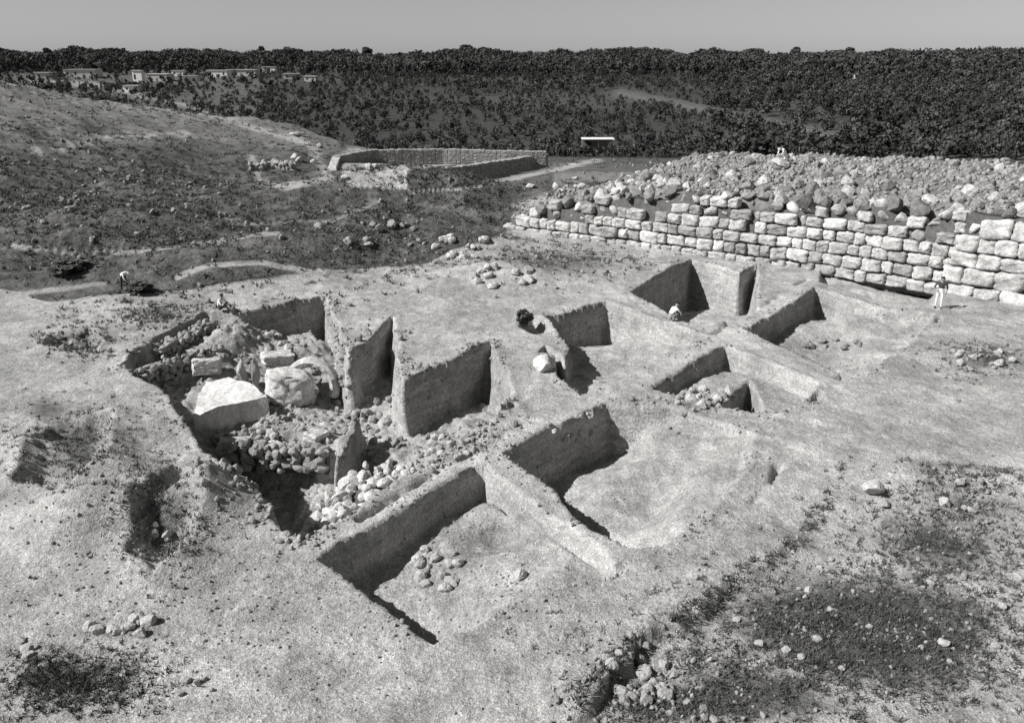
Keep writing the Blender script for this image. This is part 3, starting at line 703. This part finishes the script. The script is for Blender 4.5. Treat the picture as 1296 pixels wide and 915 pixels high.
rubble_wall([(345,432),(400,440)], [-1.3,-1.5], -2.8, .6, .38, MW, 'shaded stone wall face under the back rim of the deep pit', 29)
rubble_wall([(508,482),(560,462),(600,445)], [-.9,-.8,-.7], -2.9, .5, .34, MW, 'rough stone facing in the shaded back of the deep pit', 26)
print('T', round(time.time()-T0, 1))
# ------------------------------------------------------------------ TREES
def crown_arrays(seed, n=14, leaf=5):
    r = random.Random(seed); V = []; Fa = []
    for i in range(n):
        a = r.uniform(0, 6.28); q = r.random()**.5*.75; z = r.uniform(-.45, .75); q *= math.sqrt(max(.05, 1-(z*.9)**2))
        cx, cy, cz, R = math.cos(a)*q, math.sin(a)*q, z, r.uniform(.22, .42)
        for k in range(leaf):
            nn = Vector((r.gauss(0,1), r.gauss(0,1), r.gauss(0,1))).normalized(); c = Vector((cx, cy, cz))+nn*R*r.uniform(.5, 1)
            t1 = nn.orthogonal().normalized(); t1.rotate(Matrix.Rotation(r.uniform(0,6.28), 3, nn)); t2 = nn.cross(t1); s_ = R*r.uniform(.35, .75)
            nn2 = nn*.25*s_
            b = len(V); V += [tuple(c+t1*s_), tuple(c+t2*s_*.8+nn2), tuple(c-t1*s_), tuple(c-t2*s_*.8+nn2)]; Fa += [(b,b+1,b+2),(b,b+2,b+3)]
    return np.array(V), np.array(Fa)
CR = [crown_arrays(900+i, 16, 7) for i in range(10)]
CRB = [crown_arrays(950+i, 34, 22) for i in range(4)]
def trunk_arrays(h, r0, seed):
    r = random.Random(seed); V = []; Fa = []
    def limb(p0, p1, a, b, n=6):
        k = len(V); ax = (p1-p0).normalized(); t1 = ax.orthogonal().normalized(); t2 = ax.cross(t1)
        for p, rr in ((p0, a), ((p0+p1)/2+t1*a*.4, (a+b)/2), (p1, b)):
            for i in range(n): an = 6.283*i/n; V.append(tuple(p+(t1*math.cos(an)+t2*math.sin(an))*rr))
        for j in range(2):
            for i in range(n): q = k+j*n; Fa.append((q+i, q+(i+1)%n, q+n+(i+1)%n)); Fa.append((q+i, q+n+(i+1)%n, q+n+i))
    top = Vector((r.uniform(-.3,.3), r.uniform(-.3,.3), h*.6)); limb(Vector((0,0,-.4)), top, r0, r0*.6)
    for i in range(5):
        a = r.uniform(0, 6.28); limb(top*r.uniform(.75,1), top+Vector((math.cos(a)*h*.22, math.sin(a)*h*.22, h*r.uniform(.12,.3))), r0*.45, r0*.12)
    return np.array(V), np.array(Fa)
def tree(p, h, wd, label, seed, group=None, cat='tree'):
    e = link('tree', None, None, p); tag(e, label, cat, group)
    V, Fa = trunk_arrays(h, h*.03, seed); link('trunk', mesh_np('trunk', V, Fa, M['bark'], True), e)
    V, Fa = CRB[seed % 4]; o = link('crown', mesh_np('crown', V*np.array([wd/2, wd/2, h*.36]), Fa, M['leaf']), e, (0, 0, h*.64)); return e
def far_pt(px_, py_): return PT(px_, py_, 1400)
# skyline trees that stand out
def sky_pt(px_, dd):
    a = (px_-648)/F; y = dd/math.sqrt(1+a*a); x = a*y*(cp+0*sp)*1.0
    x = a*(y*cp+10*sp); return Vector((x, y, Hs(x, y)))
for i, (x, t, wd, lb) in enumerate([(466,62,15,'tall bushy tree breaking the skyline nearest the middle left'),(590,58,17,'broad tree on the skyline above the white far building'),(612,61,10,'narrow tree just right of the broad skyline tree'),
        (380,64,12,'skyline tree above the row of low far houses'),(64,63,12,'thin skyline tree near the left edge'),(333,60,8,'slim pointed skyline tree above the far village'),(1005,62,14,'round tree on the skyline over the right hill crest'),(1072,62,13,'last skyline tree before the dip at the right'),(1210,63,12,'skyline tree near the right edge past the dip'),(815,61,12,'broad skyline tree right of the picture centre')]):
    p = sky_pt(x, 1060); b = proj(p.x, p.y, p.z)[1]; dd = p.y; m_ = F/dd
    h = max((b-t)/m_, 6); tree(p, h, wd/m_, lb, 40+i)
# wooded slopes as one mass
B = Bag(); n_ = 0
def dens(px_, py_, dd):
    f = fbm(np.array([px_*.012]), np.array([py_*.03]), 1.7, 3, 90)[0]
    left = .95 if py_ < 96 else .75+f*.4
    if px_ > 900: left = .95
    return left
pts = []
for i in range(40000):
    a = random.uniform(-.68, .68); dd = 1150*(random.random()**.62)
    if dd < 180: continue
    y = dd/math.sqrt(1+a*a); x = a*y; pts.append((x, y))
pts = np.array(pts); zz = H(pts[:,0], pts[:,1]); ppx, ppy = proj(pts[:,0], pts[:,1], zz)
SX = np.array([(780,118),(870,135),(940,150),(1010,163),(1060,176)])
qs, _, _, _ = seg(ppx, ppy, [tuple(q) for q in SX])
_f = fbm(ppx*.012*1.7, ppy*.03*1.7, 1., 3, 90); _r = RNG.random((4, len(pts))); _d = np.hypot(pts[:,0], pts[:,1])
_k = (ppy < 205) & (qs > 5) & (_r[0] < np.where(ppy < 96, .95, np.where(ppx > 900, .86+_f*.7, .75+_f*.5))) & ~((ppy > 84) & (ppy < 112) & (ppx < 440) & (_r[1] < .72)) & (ppx > -60) & (ppx < 1356)
_h = (3+8*_r[2]**1.7)*np.where(ppy < 96, 1, np.where(ppx > 900, .72, .5))*np.where(_d > 500, 1, .75)
TI = RNG.choice(3, len(pts)+5000, p=[.5,.3,.2])
ZR = [rotm(0, 0, i*.37) for i in range(17)]
for i in np.nonzero(_k)[0]:
    hgt = _h[i]; wd = hgt*(.7+.4*_r[3][i]); n_ += 1
    B.add(CR[i % 10], (pts[i][0], pts[i][1], zz[i]+hgt*.42), (wd/2, wd/2, hgt*.5), ZR[i % 17], int(TI[i]))
# ridge line cover
_a = RNG.uniform(-.68, .68, 1900); _dd = RNG.uniform(1000, 1130, 1900); RY = _dd/np.sqrt(1+_a*_a); RX = _a*RY; RZ = H(RX, RY)
for i in range(1900):
    x, y = RX[i], RY[i]
    hgt = random.uniform(4, 8)+6*max(0, vn(np.array(x/38.), np.array(3.), 5)-.45)+(4 if random.random() < .04 else 0); wd = hgt*random.uniform(.9, 1.4); B.add(CR[i % 10], (x, y, RZ[i]+hgt*.4), (wd/2, wd/2, hgt*.5), ZR[i % 17], int(TI[i]))
print('wood trees', n_)
o = link('woodland', B.mesh('woodland', [M['leaf'], M['leaf2'], M['leaf3']])); tag(o, 'dark woodland covering the far slopes up to the skyline', 'woodland', kind='stuff')
print('T', round(time.time()-T0, 1))
# ------------------------------------------------------------------ far houses
def boxv(x0, x1, y0, y1, z0, z1):
    V = [(x0,y0,z0),(x1,y0,z0),(x1,y1,z0),(x0,y1,z0),(x0,y0,z1),(x1,y0,z1),(x1,y1,z1),(x0,y1,z1)]
    Fq = [(0,3,2,1),(4,5,6,7),(0,1,5,4),(1,2,6,5),(2,3,7,6),(3,0,4,7)]; return V, Fq
def boxm(name, bx, m):
    V = []; Fq = []
    for b in bx: v, f = boxv(*b); k = len(V); V += v; Fq += [tuple(i+k for i in q) for q in f]
    return mesh_np(name, V, Fq, m)
def house(px_, py_, wpx, hpx, label, rz=0., wm='plaster', dist=None, dep=.7):
    p = far_pt(px_, py_) if dist is None else sky_pt(px_, dist)
    if dist is not None: 
        r = ray(px_, py_); r = r/r[1]; p = Vector((r[0]*p.y, p.y, HC+r[2]*p.y))
    m_ = F/p.y; w_ = wpx/m_; h = hpx/m_; dp = w_*dep
    e = link('house', None, None, (p.x, p.y+dp/2, p.z), (0,0,rz)); tag(e, label, 'house', 'far village houses')
    zb = Hs(p.x, p.y+dp/2)-p.z-1.5
    link('wall', boxm('wall', [(-w_/2,w_/2,-dp/2,dp/2,min(-1.5, zb),h)], M[wm]), e)
    link('roof', boxm('roof', [(-w_/2-.4,w_/2+.4,-dp/2-.4,dp/2+.4,h+.003,h+.35)], M['roof']), e)
    nw = max(2, int(w_/4))
    for i in range(nw):
        x = -w_/2+w_*(i+.5)/nw
        if i == nw//2: link('door', boxm('door', [(x-.6,x+.6,-dp/2-.06,-dp/2-.003,0,min(2.1,h*.75))], M['wood']), e)
        else:
            link('window', boxm('window', [(x-.5,x+.5,-dp/2-.05,-dp/2-.003,h*.4,h*.75)], M['glass']), e)
    return e
for a in [(55,101,20,7,'small pale house left of the low farthest left house',.1),(225,97,14,6,'tiny house behind the gap of the far village',0,'white'),(440,95,16,6,'single pale house among trees right of the village',0,'white'),(478,84,14,5,'small white house under the tall bushy skyline tree',0,'white'),(650,86,12,5,'tiny white house right of the far white buildings',0,'white'),(1085,101,8,6,'tiny bright hut alone in the right hand woods',0,'white'),(100,99,36,9,'low pale house farthest left in the far village',.1),(175,108,11,16,'small bright tower like house left of the village middle',0,'white'),(166,117,18,7,'low pale shed below the bright tower like house',0,'white'),
          (200,104,26,8,'grey house just right of the bright tower like house',-.1),(240,104,16,6,'small low house in the gap of the far village',.2),(275,99,24,8,'pale house left of the longest far house',0,'white'),
          (305,97,34,7,'longest low house in the village row',.05),(340,93,16,7,'small house behind the right end of the village row',0,'white'),(368,101,18,6,'low house at the right of the village row',.1),(393,104,14,6,'last small house of the village row before the trees',-.1),
          (545,88,28,5,'long white far building under the skyline trees',.0,'white'),(574,91,18,4,'small white building right of the long far building',.1,'white'),(24,92,16,6,'small house at the left edge above the hill crest',0)]:
    house(*a)
print('T', round(time.time()-T0, 1))
# ------------------------------------------------------------------ middle distance structures
def shed():
    p = PT(757, 196); e = link('shed', None, None, p); tag(e, 'low open shed with a flat pale roof standing behind the far trench', 'shed')
    m_ = F/p.y; w_ = 40/m_; h = 17/m_; dp = w_*.6
    link('back_wall', boxm('back_wall', [(-w_/2+.2,w_/2-.2,dp-.2,dp,-.5,h-.003)], M['darkrock']), e)
    link('roof', boxm('roof', [(-w_/2,w_/2,-.1,dp+.1,h,h+.16)], M['plaster']), e)
    for x in (-w_/2+.25, 0, w_/2-.25): link('post', boxm('post', [(x-.07,x+.07,.05,.19,-.5,h-.003)], M['wood']), e)
shed()
p = PT(720, 197); o = link('standing_stone', mesh_np('standing_stone', BLOCK[3][0]*np.array([.42,.35,.85]), BLOCK[3][1], M['stone'], True), None, p+Vector((0,0,.7))); tag(o, 'lone squared standing stone left of the low shed', 'standing stone')
def frame():
    p = Vector(P(513, 243, 0)); p.z = Hs(p.x-.3, p.y-.6); e = link('door_frame', None, None, (p.x-.2, p.y-.5, p.z)); tag(e, 'pale wooden frame standing at the left end of the far trench', 'frame')
    h = 2.0
    link('post', boxm('post', [(-.2,.2,-.2,.2,-1.5,h)], M['plaster']), e); link('post', boxm('post', [(-.2+3.1,.2+3.1,-.2,.2,-1.5,h)], M['plaster']), e)
    link('lintel', boxm('lintel', [(-.25,3.35,-.22,.22,h+.003,h+.3)], M['plaster']), e)
frame()
o = rubble_wall([(318,204),(345,203),(372,206)], [1.9,1.9,1.8], .2, .8, .6, [M['darkrock'], M['joint']], 'small dark ruined wall on the far left slope', 31)
rubble_wall([(517,218),(560,212),(620,204),(690,194)], [.7,.6,.5,.4], -2.6, .9, .75, [M['darkrock'], M['joint']], 'long ruined stone wall standing behind the far trench in shade', 32, blk=True)  # dark stone colour stands in for the shade on this face
rubble_wall([(428,196),(470,189),(560,188),(640,190),(690,191)], [1.3,1.3,1.2,1.1,1.0], -.6, .9, .6, [M['rubble'], M['joint']], 'pale low wall along the back edge of the far terrace', 33, blk=True)
rubble_wall([(440,236),(478,240),(512,240)], [.9,.8,.9], -.5, .8, .6, [M['stone'], M['joint']], 'short pale wall left of the wooden frame on the far terrace', 34, blk=True)
rubble_wall([(425,228),(420,212),(426,197)], [.9,1.,1.], -.5, .8, .6, [M['stone'], M['joint']], 'pale wall end closing the left side of the far terrace', 35, blk=True)
# flat pale stone at hill crest end
place_rock(PT(375,172), 2.2, 'boulder', 'whiterock', 'flat pale rock on the end of the left hill crest', 'boulder', sq=(1.4,.6,.35))
# shrubs
def shrub(px_, py_, w_, h, label):
    p = PT(px_, py_); e = link('shrub', None, None, p); tag(e, label, 'shrub')
    V, Fa = CRB[int(px_) % 4]; link('foliage', mesh_np('foliage', V*np.array([w_/2,w_/2,h*.5]), Fa, M['scrub']), e, (0,0,h*.45))
    V, Fa = trunk_arrays(h*.6, .03, int(px_)); link('stem', mesh_np('stem', V, Fa, M['bark']), e)
shrub(664, 414, 1.0, .95, 'dark round shrub on the rim left of the middle squares')
shrub(178, 372, 1.7, .7, 'low dark shrub beside the standing figure at the left')
shrub(90, 345, 2.6, .8, 'wide dark shrub on the far left track')
# ------------------------------------------------------------------ PEOPLE
POSES = {
 'stand': dict(pelvis=(0,0,.93), waist=(0,0,1.08), chest=(0,.0,1.32), neck=(0,-.01,1.47), head=(0,-.02,1.60), sh=(.19,0,1.40), el=[(.30,.05,1.14),(-.34,.04,1.16)], ha=[(.26,-.12,.95),(-.20,-.12,1.02)],
    hip=(.10,0,.88), kn=[(.12,-.05,.50),(-.13,.03,.50)], an=[(.13,0,.09),(-.15,.08,.09)], to=[(.15,-.17,.04),(-.18,-.09,.04)]),
 'bend': dict(pelvis=(0,.12,.86), waist=(0,.02,.98), chest=(0,-.22,1.10), neck=(0,-.36,1.14), head=(0,-.48,1.13), sh=(.19,-.26,1.10), el=[(.24,-.36,.84),(-.24,-.34,.84)], ha=[(.14,-.50,.62),(-.14,-.48,.62)],
    hip=(.10,.1,.82), kn=[(.14,-.02,.47),(-.14,.06,.47)], an=[(.15,.06,.09),(-.15,.14,.09)], to=[(.17,-.12,.04),(-.17,-.04,.04)]),
 'sit': dict(pelvis=(0,.1,.13), waist=(0,.08,.29), chest=(0,.0,.52), neck=(0,-.06,.67), head=(0,-.11,.79), sh=(.19,-.02,.60), el=[(.27,-.16,.38),(-.27,-.16,.38)], ha=[(.12,-.36,.38),(-.12,-.36,.36)],
    hip=(.10,.06,.13), kn=[(.16,-.32,.42),(-.18,-.30,.44)], an=[(.13,-.60,.09),(-.14,-.58,.09)], to=[(.15,-.78,.05),(-.16,-.76,.05)]),
 'crouch': dict(pelvis=(0,.18,.28), waist=(0,.12,.42), chest=(0,-.06,.62), neck=(0,-.18,.74), head=(0,-.27,.84), sh=(.19,-.10,.68), el=[(.26,-.28,.48),(-.26,-.28,.48)], ha=[(.12,-.46,.24),(-.14,-.46,.22)],
    hip=(.10,.16,.26), kn=[(.18,-.22,.46),(-.18,-.20,.44)], an=[(.14,.04,.09),(-.14,.06,.09)], to=[(.16,-.15,.04),(-.16,-.13,.04)]),
}
def person(p, pose, rz, top, bot, label, hatm=None):
    J = POSES[pose]; V = []; E_ = []; R = []
    def v(c, r): V.append(c); R.append(r); return len(V)-1
    def e(a, b): E_.append((a, b))
    def mid(a, b, t=.5): return tuple(a[i]*(1-t)+b[i]*t for i in range(3))
    pe = v(J['pelvis'], .145); wa = v(J['waist'], .125); chv = v(J['chest'], .155); ne = v(J['neck'], .055); e(pe, wa); e(wa, chv); e(chv, ne)
    hd = J['head']; nk = J['neck']
    h1 = v(mid(nk, hd, .75), .075); h2 = v(hd, .095); h3 = v(tuple(hd[i]+(hd[i]-nk[i])*.5 for i in range(3)), .075); e(ne, h1); e(h1, h2); e(h2, h3)
    for k, sg in ((0, 1), (1, -1)):
        sh = (J['sh'][0]*sg, J['sh'][1], J['sh'][2]); a = v(sh, .062); b = v(J['el'][k], .043); ha = J['ha'][k]; c = v(ha, .028); e(chv, a); e(a, b); e(b, c)
        el = Vector(J['el'][k]); hv = Vector(ha); dr = (hv-el).normalized(); pal = v(tuple(hv+dr*.06), .034); e(c, pal)
        sd_ = dr.orthogonal().normalized(); nn_ = dr.cross(sd_)
        for f in range(4):
            ln = (.07,.08,.075,.06)[f]; b0 = hv+dr*.08+sd_*(f-1.5)*.021; x1 = v(tuple(b0+dr*ln*.5), .0095); x2 = v(tuple(b0+dr*ln*.85+nn_*.02), .008); e(pal, x1); e(x1, x2)
        x1 = v(tuple(hv+dr*.045-sd_*.045), .011); x2 = v(tuple(hv+dr*.08-sd_*.055+nn_*.01), .009); e(pal, x1); e(x1, x2)
        hp = v((J['hip'][0]*sg, J['hip'][1], J['hip'][2]), .095); kn = v(J['kn'][k], .062); an = v(J['an'][k], .042); to = v(J['to'][k], .036); e(pe, hp); e(hp, kn); e(kn, an); e(an, to)
    me = bpy.data.meshes.new('body_base'); me.from_pydata(V, E_, [])
    ob = bpy.data.objects.new('tmp', me); COL.objects.link(ob)
    sk = ob.modifiers.new('s', 'SKIN'); ss = ob.modifiers.new('u', 'SUBSURF'); ss.levels = 1; ss.render_levels = 1
    for i, sv in enumerate(me.skin_vertices[0].data): sv.radius = (R[i], R[i]); sv.use_root = (i == 0)
    dg = bpy.context.evaluated_depsgraph_get(); dg.update(); m2 = bpy.data.meshes.new_from_object(ob.evaluated_get(dg)); m2.name = 'person'
    bpy.data.objects.remove(ob)
    m2.materials.clear()
    for q in (M['skin'], M[top], M[bot], M['hair'], M['dark']): m2.materials.append(q)
    # clothing regions by nearest bone
    segs = []; 
    def sg_(a, b, mi): segs.append((Vector(a), Vector(b), mi))
    sg_(J['pelvis'], J['waist'], 2); sg_(J['waist'], J['chest'], 1); sg_(J['chest'], mid(J['chest'], J['neck'], .8), 1); sg_(mid(J['chest'],J['neck'],.95), tuple(hd[i]+(hd[i]-nk[i])*.5 for i in range(3)), 0)
    for k, s2 in ((0,1),(1,-1)):
        sh = (J['sh'][0]*s2, J['sh'][1], J['sh'][2]); sg_(J['chest'], sh, 1); sg_(sh, J['el'][k], 1); sg_(J['el'][k], mid(J['el'][k], J['ha'][k], .5), 1); sg_(mid(J['el'][k], J['ha'][k], .6), Vector(J['ha'][k])*1, 0)
        sg_(J['ha'][k], tuple(Vector(J['ha'][k])+(Vector(J['ha'][k])-Vector(J['el'][k])).normalized()*.16), 0)
        sg_(J['pelvis'], (J['hip'][0]*s2, J['hip'][1], J['hip'][2]), 2); sg_((J['hip'][0]*s2, J['hip'][1], J['hip'][2]), J['kn'][k], 2); sg_(J['kn'][k], J['an'][k], 2); sg_(J['an'][k], J['to'][k], 4)
    for f in m2.polygons:
        c = f.center; best = 9; mi = 0; f.use_smooth = True
        for a, b, q in segs:
            ab = b-a; t = max(0, min(1, (c-a).dot(ab)/ab.length_squared)); dd = (c-a-ab*t).length
            if dd < best: best = dd; mi = q
        f.material_index = mi
    o = link('person', m2, None, p, (0,0,rz)); tag(o, label, 'person')
    # hair cap and facial features
    up = (Vector(hd)-Vector(nk)).normalized(); hc = Vector(hd)+up*.035
    fw = Vector((0,-1,0)); fw = (fw-up*fw.dot(up)).normalized(); rt = fw.cross(up)
    bm = bmesh.new(); bmesh.ops.create_icosphere(bm, subdivisions=2, radius=.118)
    kill = [q for q in bm.verts if q.co.dot(up) < -.02 and q.co.dot(fw) > -.03 or (q.co.dot(fw) > .07 and q.co.dot(up) < .055) or q.co.dot(up) < -.075]
    bmesh.ops.delete(bm, geom=kill, context='VERTS'); 
    for q in bm.verts: q.co += hc-fw*.01
    hm = bpy.data.meshes.new('hair'); bm.to_mesh(hm); bm.free(); hm.materials.append(M[hatm or 'hair']); link('hair' if not hatm else 'head_cloth', hm, o)
    bm = bmesh.new()
    for s2 in (-1, 1):
        bmesh.ops.create_icosphere(bm, subdivisions=1, radius=.012, matrix=Matrix.Translation(Vector(hd)+fw*.088+rt*.032*s2+up*.01))
    hm = bpy.data.meshes.new('eyes'); bm.to_mesh(hm); bm.free(); hm.materials.append(M['hair']); link('eyes', hm, o)
    bm = bmesh.new(); bmesh.ops.create_cone(bm, segments=6, radius1=.018, radius2=.006, depth=.04, matrix=Matrix.Translation(Vector(hd)+fw*.1-up*.015)); 
    for s2 in (-1, 1): bmesh.ops.create_icosphere(bm, subdivisions=1, radius=.024, matrix=Matrix.Translation(Vector(hd)+rt*.096*s2-up*.01))
    hm = bpy.data.meshes.new('nose_and_ears'); bm.to_mesh(hm); bm.free(); hm.materials.append(M['skin']); link('nose_and_ears', hm, o)
    return o
q = P(281, 396); person((q[0], q[1], Hs(q[0], q[1])), 'sit', math.radians(75), 'shirt', 'dark', 'person in a white shirt and dark trousers sitting on the rim behind the deep pit')
q = P(160, 374); person((q[0], q[1], Hs(q[0], q[1])), 'bend', math.radians(60), 'shirt', 'dark', 'person in a white shirt bending over by the dark scrub at the left', 'shirt')
q = P(1187, 390); person((q[0], q[1], Hs(q[0], q[1])), 'stand', math.radians(-30), 'dark', 'shirt', 'person in a dark top and light trousers standing at the foot of the long wall')
q = PT(990, 213); person((q.x, q.y, q.z+.3), 'bend', math.radians(-60), 'shirt', 'shirt', 'person in white clothes bending among the boulders on top of the mound', 'shirt')
place_rock((q.x, q.y, q.z), 1.6, 'boulder', 'stone', 'flat boulder under the white clad person on the mound', 'boulder', sq=(1,1,.4), sink=0)
q = P(851, 406); person((q[0], q[1], Hs(q[0], q[1])), 'crouch', math.radians(120), 'shirt', 'mid', 'crouching person in a white shirt on the baulk between the two back squares')
print('T', round(time.time()-T0, 1))
